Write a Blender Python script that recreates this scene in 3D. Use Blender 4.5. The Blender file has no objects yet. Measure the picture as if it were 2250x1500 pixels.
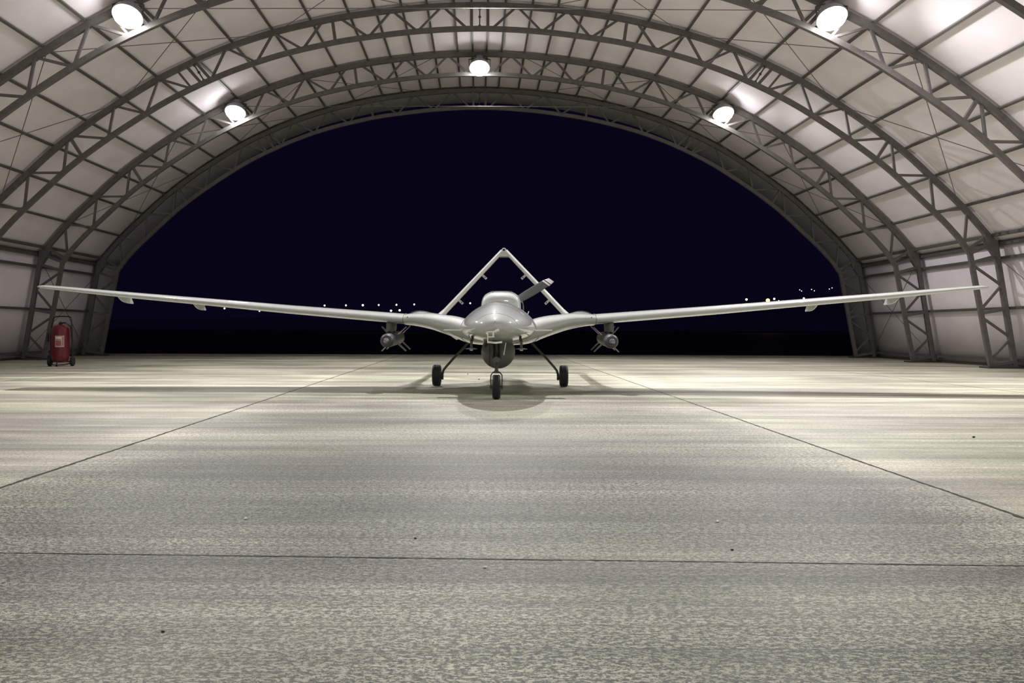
import bpy, bmesh, math, random
from mathutils import Vector, Matrix
random.seed(7)
R = math.radians
sc = bpy.context.scene
COL = sc.collection

# ------------------------------------------------------------------ camera
EYE = 0.74                                  # eye height above the slab
cd = bpy.data.cameras.new('camera'); cam = bpy.data.objects.new('camera', cd); COL.objects.link(cam)
cam.location = (0, 0, EYE); cam.rotation_euler = (R(90), R(-0.17), 0)
cd.sensor_width = 36; cd.lens = 36 * 1750 / 2250
cd.shift_x = (1125 - 1052) / 2250; cd.shift_y = -(750 - 723) / 2250
cd.clip_start = 0.05; cd.clip_end = 3000
sc.camera = cam

# ------------------------------------------------------------------ view, sky
sc.view_settings.view_transform = 'Standard'; sc.view_settings.look = 'None'
sc.view_settings.gamma = 1; sc.view_settings.use_curve_mapping = False
sc.view_settings.exposure = 0.0
LAMP = 36.0                                # radiance of the lamp lenses (their stray light)
BEAM = 900.0                               # watts of each floodlight beam
w = bpy.data.worlds.new('night_sky'); sc.world = w; w.use_nodes = True
nt = w.node_tree; nt.nodes.clear()
wo = nt.nodes.new('ShaderNodeOutputWorld'); bg = nt.nodes.new('ShaderNodeBackground')
bg.inputs[0].default_value = (0.0022, 0.0016, 0.0080, 1); bg.inputs[1].default_value = 1.0
nt.links.new(bg.outputs[0], wo.inputs[0])

# ------------------------------------------------------------------ helpers
def tag(o, label=None, cat=None, group=None, kind=None):
    if label: o['label'] = label
    if cat: o['category'] = cat
    if group: o['group'] = group
    if kind: o['kind'] = kind
    return o
def obj(name, bm, mat, parent=None, smooth=False, angle=35):
    me = bpy.data.meshes.new(name)
    bmesh.ops.recalc_face_normals(bm, faces=bm.faces)
    bm.to_mesh(me); bm.free()
    for p in me.polygons: p.use_smooth = smooth
    if smooth and angle: me.set_sharp_from_angle(angle=R(angle))
    me.materials.append(mat)
    o = bpy.data.objects.new(name, me); COL.objects.link(o)
    if parent: o.parent = parent
    return o
def empty(name, loc=(0, 0, 0), rz=0):
    o = bpy.data.objects.new(name, None); COL.objects.link(o)
    o.location = loc; o.rotation_euler = (0, 0, rz); o.empty_display_size = 0.2
    return o
def dup(root, loc, rz=None):
    r = root.copy(); COL.objects.link(r); r.location = loc
    if rz is not None: r.rotation_euler = (0, 0, rz)
    for ch in root.children:
        c = ch.copy(); COL.objects.link(c); c.parent = r
        for g in ch.children:
            d = g.copy(); COL.objects.link(d); d.parent = c
    return r
def box(bm, x0, x1, y0, y1, z0, z1, bev=0):
    vs = [bm.verts.new((x, y, z)) for x in (x0, x1) for y in (y0, y1) for z in (z0, z1)]
    fs = [bm.faces.new([vs[i] for i in f]) for f in ((0,1,3,2),(4,6,7,5),(0,4,5,1),(2,3,7,6),(0,2,6,4),(1,5,7,3))]
    if bev:
        bmesh.ops.bevel(bm, geom=list({e for f in fs for e in f.edges}), offset=bev, segments=2, affect='EDGES')
def sweep(bm, pts, r, n=8, ref=None, h=None, rot=0.0):
    """tube along pts; r radius or list; with h: a rectangular bar r wide (along ref) and h deep"""
    pts = [Vector(p) for p in pts]; rings = []
    for i, p in enumerate(pts):
        a = pts[max(i-1, 0)]; b = pts[min(i+1, len(pts)-1)]
        t = (b - a).normalized()
        u = Vector(ref) if ref is not None else (Vector((0, 0, 1)) if abs(t.z) < 0.9 else Vector((0, 1, 0)))
        u = (u - t * u.dot(t)).normalized(); v = t.cross(u)
        k = 1.0
        if 0 < i < len(pts)-1:
            c = (pts[i]-a).normalized().dot((b-pts[i]).normalized()); k = 1/max(math.cos(math.acos(max(-1, min(1, c)))/2), .5)
        rr = r[i] if isinstance(r, (list, tuple)) else r
        if h is not None:
            ring = [bm.verts.new(p + u*sx*rr/2 + v*sy*h*k/2) for sx, sy in ((1,1),(-1,1),(-1,-1),(1,-1))]
        else:
            ring = [bm.verts.new(p + (u*math.cos(2*math.pi*j/n+rot) + v*math.sin(2*math.pi*j/n+rot))*rr) for j in range(n)]
        rings.append(ring)
    m = len(rings[0])
    for A, B in zip(rings, rings[1:]):
        for j in range(m): bm.faces.new((A[j], A[(j+1) % m], B[(j+1) % m], B[j]))
    bm.faces.new(rings[0]); bm.faces.new(list(reversed(rings[-1])))
def loft(bm, rings, caps=True):
    R_ = [[bm.verts.new(p) for p in ring] for ring in rings]; m = len(R_[0])
    for A, B in zip(R_, R_[1:]):
        for j in range(m): bm.faces.new((A[j], A[(j+1) % m], B[(j+1) % m], B[j]))
    if caps: bm.faces.new(R_[0]); bm.faces.new(list(reversed(R_[-1])))
def lathe(bm, prof, n=32, axis='z', org=(0, 0, 0)):
    """prof: (radius, height) pairs round an axis through org"""
    org = Vector(org); rings = []
    for r, hgt in prof:
        ring = []
        for j in range(n):
            a = 2*math.pi*j/n; c, s = math.cos(a)*max(r, 1e-4), math.sin(a)*max(r, 1e-4)
            p = {'z': (c, s, hgt), 'y': (c, hgt, s), 'x': (hgt, c, s)}[axis]
            ring.append(org + Vector(p))
        rings.append(ring)
    loft(bm, rings)
def sph(bm, c, r, seg=16, scale=(1, 1, 1)):
    m = Matrix.Translation(c) @ Matrix.Diagonal((*[r*s for s in scale], 1))
    bmesh.ops.create_uvsphere(bm, u_segments=seg, v_segments=seg//2+2, radius=1, matrix=m)
def interp(tab, x):
    if x <= tab[0][0]: return tab[0][1:]
    for a, b in zip(tab, tab[1:]):
        if x <= b[0]:
            t = (x-a[0])/(b[0]-a[0]); return tuple(p+(q-p)*t for p, q in zip(a[1:], b[1:]))
    return tab[-1][1:]
def smooth_interp(tab, x):                  # Catmull-Rom through the stations
    n = len(tab)
    if x <= tab[0][0]: return tab[0][1:]
    if x >= tab[-1][0]: return tab[-1][1:]
    for i in range(n-1):
        if x <= tab[i+1][0]:
            a, b = tab[i], tab[i+1]; p = tab[max(i-1, 0)]; q = tab[min(i+2, n-1)]; H = b[0]-a[0]; t = (x-a[0])/H; out = []
            for k in range(1, len(a)):
                m0 = (b[k]-p[k])/(b[0]-p[0]) * H if i > 0 else (b[k]-a[k])
                m1 = (q[k]-a[k])/(q[0]-a[0]) * H if i < n-2 else (b[k]-a[k])
                out.append((2*t**3-3*t*t+1)*a[k] + (t**3-2*t*t+t)*m0 + (3*t*t-2*t**3)*b[k] + (t**3-t*t)*m1)
            return tuple(out)

# ------------------------------------------------------------------ materials
def mat(name, col, rough=0.5, metal=0.0, coat=0.0, spec=0.5, noise=0.0, nscale=20, emit=None, es=0, bump=0.0):
    m = bpy.data.materials.new(name); m.use_nodes = True; n = m.node_tree; b = n.nodes['Principled BSDF']
    b.inputs['Base Color'].default_value = (*col, 1); b.inputs['Roughness'].default_value = rough
    b.inputs['Metallic'].default_value = metal; b.inputs['Coat Weight'].default_value = coat
    b.inputs['Specular IOR Level'].default_value = spec; b.inputs['Coat Roughness'].default_value = 0.05
    if emit: b.inputs['Emission Color'].default_value = (*emit, 1); b.inputs['Emission Strength'].default_value = es
    if noise or bump:
        tc = n.nodes.new('ShaderNodeTexCoord'); nz = n.nodes.new('ShaderNodeTexNoise'); nz.inputs['Scale'].default_value = nscale; nz.inputs['Detail'].default_value = 6
        n.links.new(tc.outputs['Object'], nz.inputs['Vector'])
        if noise:
            mr = n.nodes.new('ShaderNodeMapRange'); mr.inputs[1].default_value = .3; mr.inputs[2].default_value = .7; mr.inputs[3].default_value = 1-noise; mr.inputs[4].default_value = 1+noise
            mx = n.nodes.new('ShaderNodeVectorMath'); mx.operation = 'SCALE'; mx.inputs[0].default_value = col
            n.links.new(nz.outputs['Fac'], mr.inputs[0]); n.links.new(mr.outputs[0], mx.inputs['Scale']); n.links.new(mx.outputs[0], b.inputs['Base Color'])
        if bump:
            bp = n.nodes.new('ShaderNodeBump'); bp.inputs['Strength'].default_value = bump; bp.inputs['Distance'].default_value = .02
            n.links.new(nz.outputs['Fac'], bp.inputs['Height']); n.links.new(bp.outputs[0], b.inputs['Normal'])
    return m
M = dict(
    fabric=mat('white_tent_fabric', (.88, .815, .845), .8, noise=.06, nscale=1.3),
    steel=mat('galvanised_grey_steel', (.14, .129, .123), .6, noise=.15, nscale=9),
    steel_d=mat('dull_grey_purlin_steel', (.095, .088, .08), .6, noise=.12, nscale=8),
    cable=mat('dark_steel_cable', (.14, .13, .12), .6),
    paint=mat('glossy_light_grey_paint', (.54, .56, .54), .5, coat=1.0, spec=.12, noise=.03, nscale=6),
    cream=mat('off_white_paint', (.92, .92, .80), .45),
    seam=mat('dark_panel_seam', (.05, .055, .05), .7),
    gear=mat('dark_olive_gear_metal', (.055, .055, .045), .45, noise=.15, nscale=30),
    turret=mat('matt_grey_turret', (.13, .13, .12), .55, noise=.08, nscale=12),
    glass=mat('dark_optics_glass', (.01, .01, .012), .08, coat=1),
    rubber=mat('black_tyre_rubber', (.018, .018, .018), .65, noise=.2, nscale=40),
    rim=mat('grey_wheel_rim', (.2, .2, .19), .4, metal=.6),
    blade=mat('dark_grey_propeller', (.058, .063, .060), .4, noise=.1, nscale=10),
    white=mat('white_paint', (.75, .75, .75), .4),
    bomb=mat('dark_grey_munition_paint', (.058, .058, .064), .5, noise=.08, nscale=20),
    fin=mat('grey_fin_metal', (.2, .2, .2), .35, metal=.3),
    lens=mat('clear_seeker_dome', (.35, .35, .38), .05, metal=.9),
    red=mat('red_enamel', (.15, .002, .012), .4, coat=.25, noise=.06, nscale=10),
    plate=mat('white_instruction_label', (.62, .50, .46), .6),
    ink=mat('red_label_print', (.42, .12, .11), .6),
    black=mat('black_metal', (.012, .012, .012), .5),
    house=mat('lamp_housing', (.3, .3, .31), .5),
    grass=mat('dark_damp_ground', (.016, .016, .018), .55, noise=.5, nscale=2.5),
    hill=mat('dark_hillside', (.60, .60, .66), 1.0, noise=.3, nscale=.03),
    pebble=mat('dark_pebble', (.02, .02, .02), .8),
    chip=mat('white_chip', (.85, .85, .82), .6),
    town_w=mat('distant_white_lamp', (1, 1, 1), .5, emit=(1, .93, .82), es=5),
    town_o=mat('distant_orange_lamp', (1, .7, .4), .5, emit=(1, .42, .14), es=6),
)
def concrete():
    m = bpy.data.materials.new('broomed_concrete'); m.use_nodes = True; n = m.node_tree; L = n.links; b = n.nodes['Principled BSDF']
    tc = n.nodes.new('ShaderNodeTexCoord')
    def mp(s, loc=(0, 0, 0), rz=0):
        q = n.nodes.new('ShaderNodeMapping'); q.inputs['Scale'].default_value = s; q.inputs['Location'].default_value = loc; q.inputs['Rotation'].default_value = (0, 0, rz)
        L.new(tc.outputs['Object'], q.inputs['Vector']); return q.outputs[0]
    def nz(v, sc_, det=4, ro=.55, dist=0):
        q = n.nodes.new('ShaderNodeTexNoise'); q.inputs['Scale'].default_value = sc_; q.inputs['Detail'].default_value = det; q.inputs['Roughness'].default_value = ro; q.inputs['Distortion'].default_value = dist
        L.new(v, q.inputs['Vector']); return q.outputs['Fac']
    def rng(f, a, b_, c, d, smooth=False):
        q = n.nodes.new('ShaderNodeMapRange'); q.interpolation_type = 'SMOOTHSTEP' if smooth else 'LINEAR'
        for i, v in enumerate((a, b_, c, d)): q.inputs[i+1].default_value = v
        L.new(f, q.inputs[0]); return q.outputs[0]
    def mth(op, a, b_=None):
        q = n.nodes.new('ShaderNodeMath'); q.operation = op
        for i, v in enumerate((a, b_)):
            if v is None: continue
            if isinstance(v, (int, float)): q.inputs[i].default_value = v
            else: L.new(v, q.inputs[i])
        return q.outputs[0]
    # broad stains, drawn out along X
    big = rng(nz(mp((.22, 1.0, 1)), 1.3, 5, .6, .3), .37, .63, .64, 1.22)
    band = rng(nz(mp((.07, 1.6, 1), (3, 1, 0)), 2.2, 4, .65), .35, .65, .66, 1.20)
    fineb = rng(nz(mp((.12, 6, 1), (7, 2, 0)), 3.5, 4, .7), .32, .68, .76, 1.12)
    broom = rng(nz(mp((11, 22, 1), (1, 5, 0)), 3.8, 3, .8, .1), .44, .51, .20, 1.16)
    long_ = rng(nz(mp((.35, 30, 1), (6, 3, 0)), 2.2, 2, .6), .36, .46, .70, 1.02)
    grit = rng(nz(mp((1, 1.6, 1), (2, 8, 0)), 78, 2, .75), .42, .49, .20, 1.14)
    wear = rng(nz(mp((.5, .8, 1), (9, 9, 0)), .8, 3, .6), .35, .65, .75, 1.15)   # where the broomed skin is worn smooth
    tex = mth('MULTIPLY', mth('MULTIPLY', broom, grit), long_)
    sep = n.nodes.new('ShaderNodeSeparateXYZ'); L.new(tc.outputs['Object'], sep.inputs[0])
    wear = mth('MULTIPLY', wear, rng(mth('ABSOLUTE', mth('ADD', sep.outputs[0], .03)), 1.95, 2.3, 1.0, .5, True))
    wear = mth('MULTIPLY', wear, rng(sep.outputs[1], 3.5, 8.5, 1.0, .6))       # the far slabs are worn smoother
    inv = mth('SUBTRACT', tex, 1.0); tex = mth('MAXIMUM', mth('ADD', mth('MULTIPLY', inv, wear), 1.0), .06)
    # pale worn edges along the long joints
    wob = nz(mp((1, 1, 1), (4, 4, 0)), 1.1, 4, .6)
    def edge(x0, wdt):
        d = mth('ABSOLUTE', mth('SUBTRACT', sep.outputs[0], x0)); d = mth('SUBTRACT', d, mth('MULTIPLY', wob, wdt))
        return rng(d, -.05, .22, 1.13, 1.0, True)
    e = mth('MULTIPLY', edge(-2.21, .45), edge(2.155, .40))
    # outer slabs smoother and a little lighter
    side = rng(mth('ABSOLUTE', mth('ADD', sep.outputs[0], .03)), 2.0, 2.4, 1.0, 1.05)
    mid = mth('SUBTRACT', 1.0, rng(mth('ABSOLUTE', mth('ADD', sep.outputs[0], mth('MULTIPLY', mth('SUBTRACT', wob, .5), 1.6))), 1.5, 2.25, 0.0, 1.0, True))   # the middle lane is dirtier
    mid = mth('MULTIPLY', mid, rng(mth('ADD', sep.outputs[1], mth('MULTIPLY', wob, 2.5)), 4.5, 9.5, 1.0, .15, True))
    side = mth('MULTIPLY', side, mth('SUBTRACT', 1.0, mth('MULTIPLY', mid, .40)))
    # darker and paler strips left by the screed, square to the lane
    yy = mth('ADD', sep.outputs[1], mth('MULTIPLY', mth('SUBTRACT', nz(mp((.35, .5, 1), (2, 2, 0)), 1.4, 4, .6), .5), .55))
    cr = n.nodes.new('ShaderNodeValToRGB'); L.new(rng(yy, 1.5, 8.5, 0, 1), cr.inputs[0]); el = cr.color_ramp.elements
    bands = [(1.5, .88), (1.75, 1.0), (1.95, .86), (2.1, 1.0), (2.2, .84), (2.3, 1.04), (2.38, .82), (2.5, .76), (2.57, .86), (2.66, 1.12), (2.78, 1.06), (2.88, .74), (3.05, .70), (3.22, .80), (3.4, .98), (3.6, .88), (3.75, 1.06), (3.95, .80),
             (4.15, .9), (4.3, 1.12), (4.6, .86), (5.0, .98), (5.3, .86), (5.7, 1.05), (6.1, .92), (6.5, 1.03), (7.0, .95), (7.6, 1.06), (8.5, 1.0)]
    el[0].position = 0; el[1].position = 1
    for (yb, vb) in bands[1:-1]: el.new((yb-1.5)/7.0)
    for e_, (yb, vb) in zip(sorted(el, key=lambda q: q.position), bands): q = vb*.75; e_.color = (q, q, q, 1)
    strip = mth('MULTIPLY', cr.outputs[0], 1/.75)
    blot = rng(nz(mp((.45, 1.0, 1), (11, 4, 0)), 1.1, 5, .6, .5), .38, .62, .80, 1.12)
    side = mth('MULTIPLY', side, mth('MULTIPLY', strip, blot))
    v = mth('MULTIPLY', mth('MULTIPLY', big, band), mth('MULTIPLY', fineb, tex)); v = mth('MULTIPLY', mth('MULTIPLY', v, e), side)
    ramp = n.nodes.new('ShaderNodeMix'); ramp.data_type = 'RGBA'; ramp.blend_type = 'MULTIPLY'; ramp.inputs[0].default_value = 1
    tint = n.nodes.new('ShaderNodeMix'); tint.data_type = 'RGBA'; L.new(rng(nz(mp((.3, .8, 1), (5, 0, 0)), .9, 3), .4, .62, 0, 1), tint.inputs[0])
    tint.inputs[6].default_value = (.58, .585, .435, 1); tint.inputs[7].default_value = (.61, .58, .475, 1)
    cb = n.nodes.new('ShaderNodeCombineColor'); [L.new(v, cb.inputs[i]) for i in range(3)]
    L.new(tint.outputs[2], ramp.inputs[6]); L.new(cb.outputs[0], ramp.inputs[7]); L.new(ramp.outputs[2], b.inputs['Base Color'])
    b.inputs['Roughness'].default_value = .55; b.inputs['Specular IOR Level'].default_value = .4
    bp = n.nodes.new('ShaderNodeBump'); bp.inputs['Strength'].default_value = .35; bp.inputs['Distance'].default_value = .004
    L.new(tex, bp.inputs['Height']); L.new(bp.outputs[0], b.inputs['Normal'])
    return m
M['concrete'] = concrete()
M['cross_joint'] = mat('worn_cross_joint', (.07, .066, .052), .9, noise=.6, nscale=14)
M['joint'] = mat('dark_joint_filler', (.05, .045, .035), .9, noise=.3, nscale=20)

# ------------------------------------------------------------------ hangar profile (metres; x from the centreline, z above the slab)
U = 0.01223
def Q(x, y): return (x*U, EYE + y*U)
OUT_ = [(0,524),(105,519),(209,506),(271,494),(336,478),(400,457),(458,433),(521,402),(577,368),(632,331),(686,290),(734,246),(784,198),(834,141)]
OUTP = [Q(*p) for p in OUT_]
def dense(P, n=5):
    out = []; tab = [(i, p[0], p[1]) for i, p in enumerate(P)]
    # mirrored ghost point keeps the ridge smooth
    tab = [(-1, -P[1][0], P[1][1])] + tab
    for i in range(len(P)-1):
        for k in range(n): out.append(smooth_interp(tab, i+k/n))
    out.append((P[-1][0], P[-1][1])); return out
OC = dense(OUTP)
def offset(P, d, flat=True):
    out = []
    for i, p in enumerate(P):
        a = P[max(i-1, 0)]; b = P[min(i+1, len(P)-1)]
        tx, tz = b[0]-a[0], b[1]-a[1]; L = math.hypot(tx, tz); nx, nz_ = -tz/L, tx/L
        if i == 0: nx, nz_ = 0, 1
        out.append((p[0]+nx*d, p[1]+nz_*d))
    return out
IC = [p for p in offset(OC, -38*U)]
IKNEE = Q(794, 125); IC = [p for p in IC if p[1] > IKNEE[1]+.22 and p[0] < IKNEE[0]-.1] + [IKNEE]
OKNEE = OUTP[-1]; OFOOT = (868*U, 0.0); IFOOT = (829*U, 0.0)
def at_x(P, x):
    for a, b in zip(P, P[1:]):
        if a[0] <= x <= b[0]:
            t = (x-a[0])/(b[0]-a[0]); return (x, a[1]+(b[1]-a[1])*t)
    return P[-1]
def leg(a, b, z): t = (a[1]-z)/(a[1]-b[1]); return (a[0]+(b[0]-a[0])*t, z)
K2 = 1/1.363
def O(x): return at_x(OC, x*K2*U)
def I(x): return at_x(IC, x*K2*U)
def OL(dy): return leg(OKNEE, OFOOT, EYE+dy*K2*U)
def IL(dy): return leg(IKNEE, IFOOT, EYE+dy*K2*U)
# every brace of one half arch: (inner point, outer point, weight)
WEBS = [(I(18), O(18), 1), (I(27), O(82), 0), (I(137), O(82), 0), (I(137), O(194), 0), (I(245), O(194), 0), (I(245), O(310), 0),
        (I(318), O(325), 1), (I(390), O(346), 0), (I(390), O(455), 0), (I(492), O(455), 0), (I(492), O(559), 0), (I(592), O(559), 0),
        (I(592), O(628), 1), (I(612), O(648), 1), (I(634), O(668), 0), (I(634), O(707), 0), (I(735), O(707), 0), (I(735), O(805), 0),
        (I(819), O(805), 0), (I(819), O(899), 0), (I(875), O(903), 1), (I(917), O(908), 0), (I(917), O(994), 0), (I(1003), O(994), 0),
        (I(1003), O(1070), 0), (I(1070), O(1076), 0), (I(1076), O(1122), 1), (IKNEE, OKNEE, 1), (IL(150), OL(165), 1),
        (IL(146), OL(100), 0), (IL(45), OL(100), 0), (IL(38), OL(48), 1), (IL(30), OL(-14), 0), (IL(-66), OL(-18), 0), (IL(-76), OL(-68), 1)]
YT = [21.40, 18.58, 15.76, 12.94, 10.12, 7.30, 4.48, 1.66, -1.16, -3.98]
def arch_truss(y, label):
    t = empty('arch_truss', (0, y, 0)); tag(t, label, 'truss', None)
    def chord(name, arc, foot, wd, hd):
        L = [(-x, 0, z) for x, z in reversed(arc)] + [(x, 0, z) for x, z in arc[1:]]
        bm = bmesh.new(); sweep(bm, L, wd, ref=(0, 1, 0), h=hd); obj(name, bm, M['steel'], t)
    chord('outer_chord', OC, None, .085, .10); chord('inner_chord', IC+[(IKNEE[0]+.022, IKNEE[1]-.035)], None, .075, .09)
    for s in (-1, 1):
        bm = bmesh.new(); sweep(bm, [(s*OKNEE[0], 0, OKNEE[1]+.06), (s*OFOOT[0], 0, .02)], .08, ref=(0, 1, 0), h=.09); obj('outer_column', bm, M['steel'], t)
        bm = bmesh.new(); sweep(bm, [(s*(IKNEE[0]-.005), 0, IKNEE[1]+.04), (s*IFOOT[0], 0, .02)], .068, ref=(0, 1, 0), h=.088); obj('inner_column', bm, M['steel'], t)
        bm = bmesh.new(); box(bm, min(s*IFOOT[0]-s*.14, s*OFOOT[0]+s*.1), max(s*IFOOT[0]-s*.14, s*OFOOT[0]+s*.1), -.16, .16, 0.0, .03, .004); obj('base_plate', bm, M['gear'], t)
        bm = bmesh.new(); x0, z0 = OKNEE
        v = [bm.verts.new((s*(x0+a), yy, z0+b)) for yy in (-.055, .055) for a, b in ((.03, .05), (-.22, .18), (-.20, .02), (.0, -.28), (.075, -.25))]
        bm.faces.new(v[:5]); bm.faces.new(v[9:4:-1])
        for k in range(5): bm.faces.new((v[k], v[(k+1) % 5], v[5+(k+1) % 5], v[5+k]))
        obj('knee_plate', bm, M['steel'], t)
        for a, b, wgt in WEBS:
            d = .042 if not wgt else .058
            bm = bmesh.new(); sweep(bm, [(s*a[0], 0, a[1]), (s*b[0], 0, b[1])], d, ref=(0, 1, 0), h=d); obj('web_brace', bm, M['steel'], t)
    # bolted splice rods inside the paired posts
    for xs in (0, 623, -623):
        sgn = -1 if xs < 0 else 1; a, b = I(abs(xs)-18 if xs else 0), O(abs(xs)+10 if xs else 0)
        bm = bmesh.new(); A = Vector((sgn*a[0], 0, a[1])); B = Vector((sgn*b[0], 0, b[1])); sweep(bm, [A, B], .014, 6)
        for f in (.12, .5, .85): sph(bm, A.lerp(B, f), .03, 8)
        obj('splice_rod', bm, M['steel_d'], t, True)
    return t
TL = ['farthest steel arch truss, framing the dark open mouth of the hangar',
      'second farthest grey steel arch truss, carrying the row of three floodlights',
      'middle grey steel arch truss, whole arch in view with its lattice near the top edge',
      'large grey steel arch truss cut off by the top edge, carrying the two upper floodlights',
      'nearest grey arch truss showing only as a chord in the upper right corner',
      'grey steel arch truss overhead, in front of the aircraft nose, out of the frame',
      'grey steel arch truss overhead, between the camera and the aircraft, out of the frame',
      'grey steel arch truss directly above the camera, out of the frame',
      'grey steel arch truss just behind the camera, out of the frame',
      'rearmost grey steel arch truss by the closed end wall behind the camera']
for y, l in zip(YT, TL): arch_truss(y, l)

# purlins: straight rails along the hangar, resting on the arches
Y0, Y1 = -6.8, 21.6
def normal_at(P, x):
    for a, b in zip(P, P[1:]):
        if a[0] <= x <= b[0]:
            L = math.hypot(b[0]-a[0], b[1]-a[1]); return (-(b[1]-a[1])/L, (b[0]-a[0])/L)
    return (0.75, .66)
PX = [18, 57, 116, 172, 230, 288, 371, 456, 543, 625, 709, 786, 862, 935, 1000, 1068]
ordw = ['first', 'second', 'third', 'fourth', 'fifth', 'sixth', 'seventh', 'eighth', 'ninth', 'tenth', 'eleventh', 'twelfth', 'thirteenth', 'fourteenth', 'fifteenth', 'sixteenth']
for s, side in ((-1, 'left'), (1, 'right')):
    for k, px in enumerate(PX):
        x, z = O(px); nx, nz_ = normal_at(OC, x); x += nx*.073; z += nz_*.073
        bm = bmesh.new(); sweep(bm, [(s*x, Y0, z), (s*x, Y1, z)], .042, ref=(-nz_*s, 0, nx), h=.045)
        tag(obj('roof_purlin', bm, M['steel_d']), 'grey roof purlin under the white fabric, %s from the ridge on the %s side' % (ordw[k], side), 'purlin')
    rails = [((OKNEE[0]-.06, OKNEE[1]+.155), 'eave_rail', 'grey eave rail on the %s, upper of the close pair at the bend' % side, .06),
             ((OKNEE[0]+.115, OKNEE[1]+.0), 'eave_rail', 'grey eave rail on the %s, lower of the close pair at the bend' % side, .075),
             ((OL(165)[0]+.105, OL(165)[1]-.04), 'wall_rail', 'grey wall rail on the %s just below the eave rails' % side, .055),
             ((OL(50)[0]+.105, OL(50)[1]), 'wall_rail', 'grey wall rail on the %s at mid height of the wall' % side, .055),
             ((OL(-66)[0]+.105, OL(-66)[1]), 'wall_rail', 'grey wall rail on the %s near the floor' % side, .06)]
    for (x, z), nm, lb, d in rails:
        bm = bmesh.new(); sweep(bm, [(s*x, Y0, z), (s*x, Y1, z)], d, ref=(1, 0, 0), h=d)
        tag(obj(nm, bm, M['steel_d']), lb, 'rail')

# white fabric skin outside the purlins
SK = offset(OC, .115); SK = [(max(0, x), z) for x, z in SK]; SK[0] = (0, SK[0][1])
KN = (OKNEE[0]+.155, OKNEE[1]+.03); SK = [p for p in SK if p[1] > KN[1]+.08] + [KN]
YS0, YS1 = -6.9, 22.95
def sheet(name, P, thick=.012):
    bm = bmesh.new(); ys = [YS0 + (YS1-YS0)*i/10 for i in range(11)]
    rows = [[bm.verts.new((x, y, z)) for x, z in P] for y in ys]
    for A, B in zip(rows, rows[1:]):
        for i in range(len(P)-1): bm.faces.new((A[i], A[i+1], B[i+1], B[i]))
    o = obj(name, bm, M['fabric'], None, True, 60); m = o.modifiers.new('thickness', 'SOLIDIFY'); m.thickness = thick; m.offset = 0
    tag(o, kind='structure'); return o
sheet('ceiling', [(-x, z) for x, z in reversed(SK)] + SK[1:])
sheet('wall_left', [(-KN[0], KN[1]), (-(OFOOT[0]+.20), .0)])
sheet('wall_right', [(OFOOT[0]+.20, .0), (KN[0], KN[1])])
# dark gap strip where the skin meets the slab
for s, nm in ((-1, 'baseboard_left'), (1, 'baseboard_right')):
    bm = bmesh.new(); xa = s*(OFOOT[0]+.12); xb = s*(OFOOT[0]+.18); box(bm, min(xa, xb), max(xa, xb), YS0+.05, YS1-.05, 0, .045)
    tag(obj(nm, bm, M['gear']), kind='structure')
# closed end behind the camera
bm = bmesh.new(); P = [(-(OFOOT[0]+.19), 0)] + [(-x*.9995, z) for x, z in reversed(SK)] + [(x*.9995, z) for x, z in SK[1:]] + [(OFOOT[0]+.19, 0)]
a = [bm.verts.new((x, YS0-.02, z)) for x, z in P]; b = [bm.verts.new((x, YS0-.04, z)) for x, z in P]
bm.faces.new(a); bm.faces.new(list(reversed(b)))
for i in range(len(P)): j = (i+1) % len(P); bm.faces.new((a[i], a[j], b[j], b[i]))
tag(obj('wall_back', bm, M['fabric']), kind='structure')

# ------------------------------------------------------------------ slab, joints, ground, hills
bm = bmesh.new(); box(bm, -12.5, 12.5, -8, 23.2, -.2, 0)
tag(obj('floor', bm, M['concrete']), kind='structure')
def joint(pts, wd):
    bm = bmesh.new(); L, Rr = [], []
    for i, p in enumerate(pts):
        a = Vector(pts[max(i-1, 0)]); b_ = Vector(pts[min(i+1, len(pts)-1)]); t = (b_-a).normalized(); nn = Vector((-t.y, t.x))
        wl = wd*(.55+.75*random.random()); wr = wd*(.55+.75*random.random())
        if random.random() < .03: wl *= 2.2
        L.append(bm.verts.new((p[0]+nn.x*wl/2, p[1]+nn.y*wl/2, .0015))); Rr.append(bm.verts.new((p[0]-nn.x*wr/2, p[1]-nn.y*wr/2, .0015)))
    for i in range(len(pts)-1): bm.faces.new((L[i], L[i+1], Rr[i+1], Rr[i]))
    return bm
k = 0
def wander(i, amp): return amp*(math.sin(i*.11)+.6*math.sin(i*.33+1)+random.uniform(-.5, .5))
for x0, wd in ((-2.21, .020), (2.155, .016), (-6.55, .014), (6.5, .014)):
    k += 1; N = 1000; tag(obj('trim_%d' % k, joint([(x0+wander(i, .0016), -7.5+30.6*i/N) for i in range(N+1)], wd), M['joint']), kind='structure')
for y0, sl, wd in ((2.565, -.034, .0075), (6.83, -.006, .006), (11.1, -.004, .005), (15.3, 0, .005), (-1.7, 0, .008)):
    k += 1; N = 1000; tag(obj('trim_%d' % k, joint([(-12+24*i/N, y0+sl*(-12+24*i/N)+wander(i, .0011)) for i in range(N+1)], wd), M['cross_joint']), kind='structure')
bm = bmesh.new(); bmesh.ops.create_grid(bm, x_segments=60, y_segments=60, size=1)
for v in bm.verts: v.co = Vector((v.co.x*1400, 700+v.co.y*760, -.215))
tag(obj('ground', bm, M['grass']), kind='structure')
HR = ((560, 0), (640, .45), (760, .8), (900, 1.0), (1050, .7), (1250, 0)); NX = 90
def hill_h(i): return 15+4*math.sin(i*.13)+3*math.sin(i*.37+1)+1.2*math.sin(i*.9)+(34*min(1, max(0, i-54)/10))
def hill_z(x, y):
    return -1+interp(HR, y)[0]*hill_h((x+1100)*NX/2200)
bm = bmesh.new(); rows = []
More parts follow.
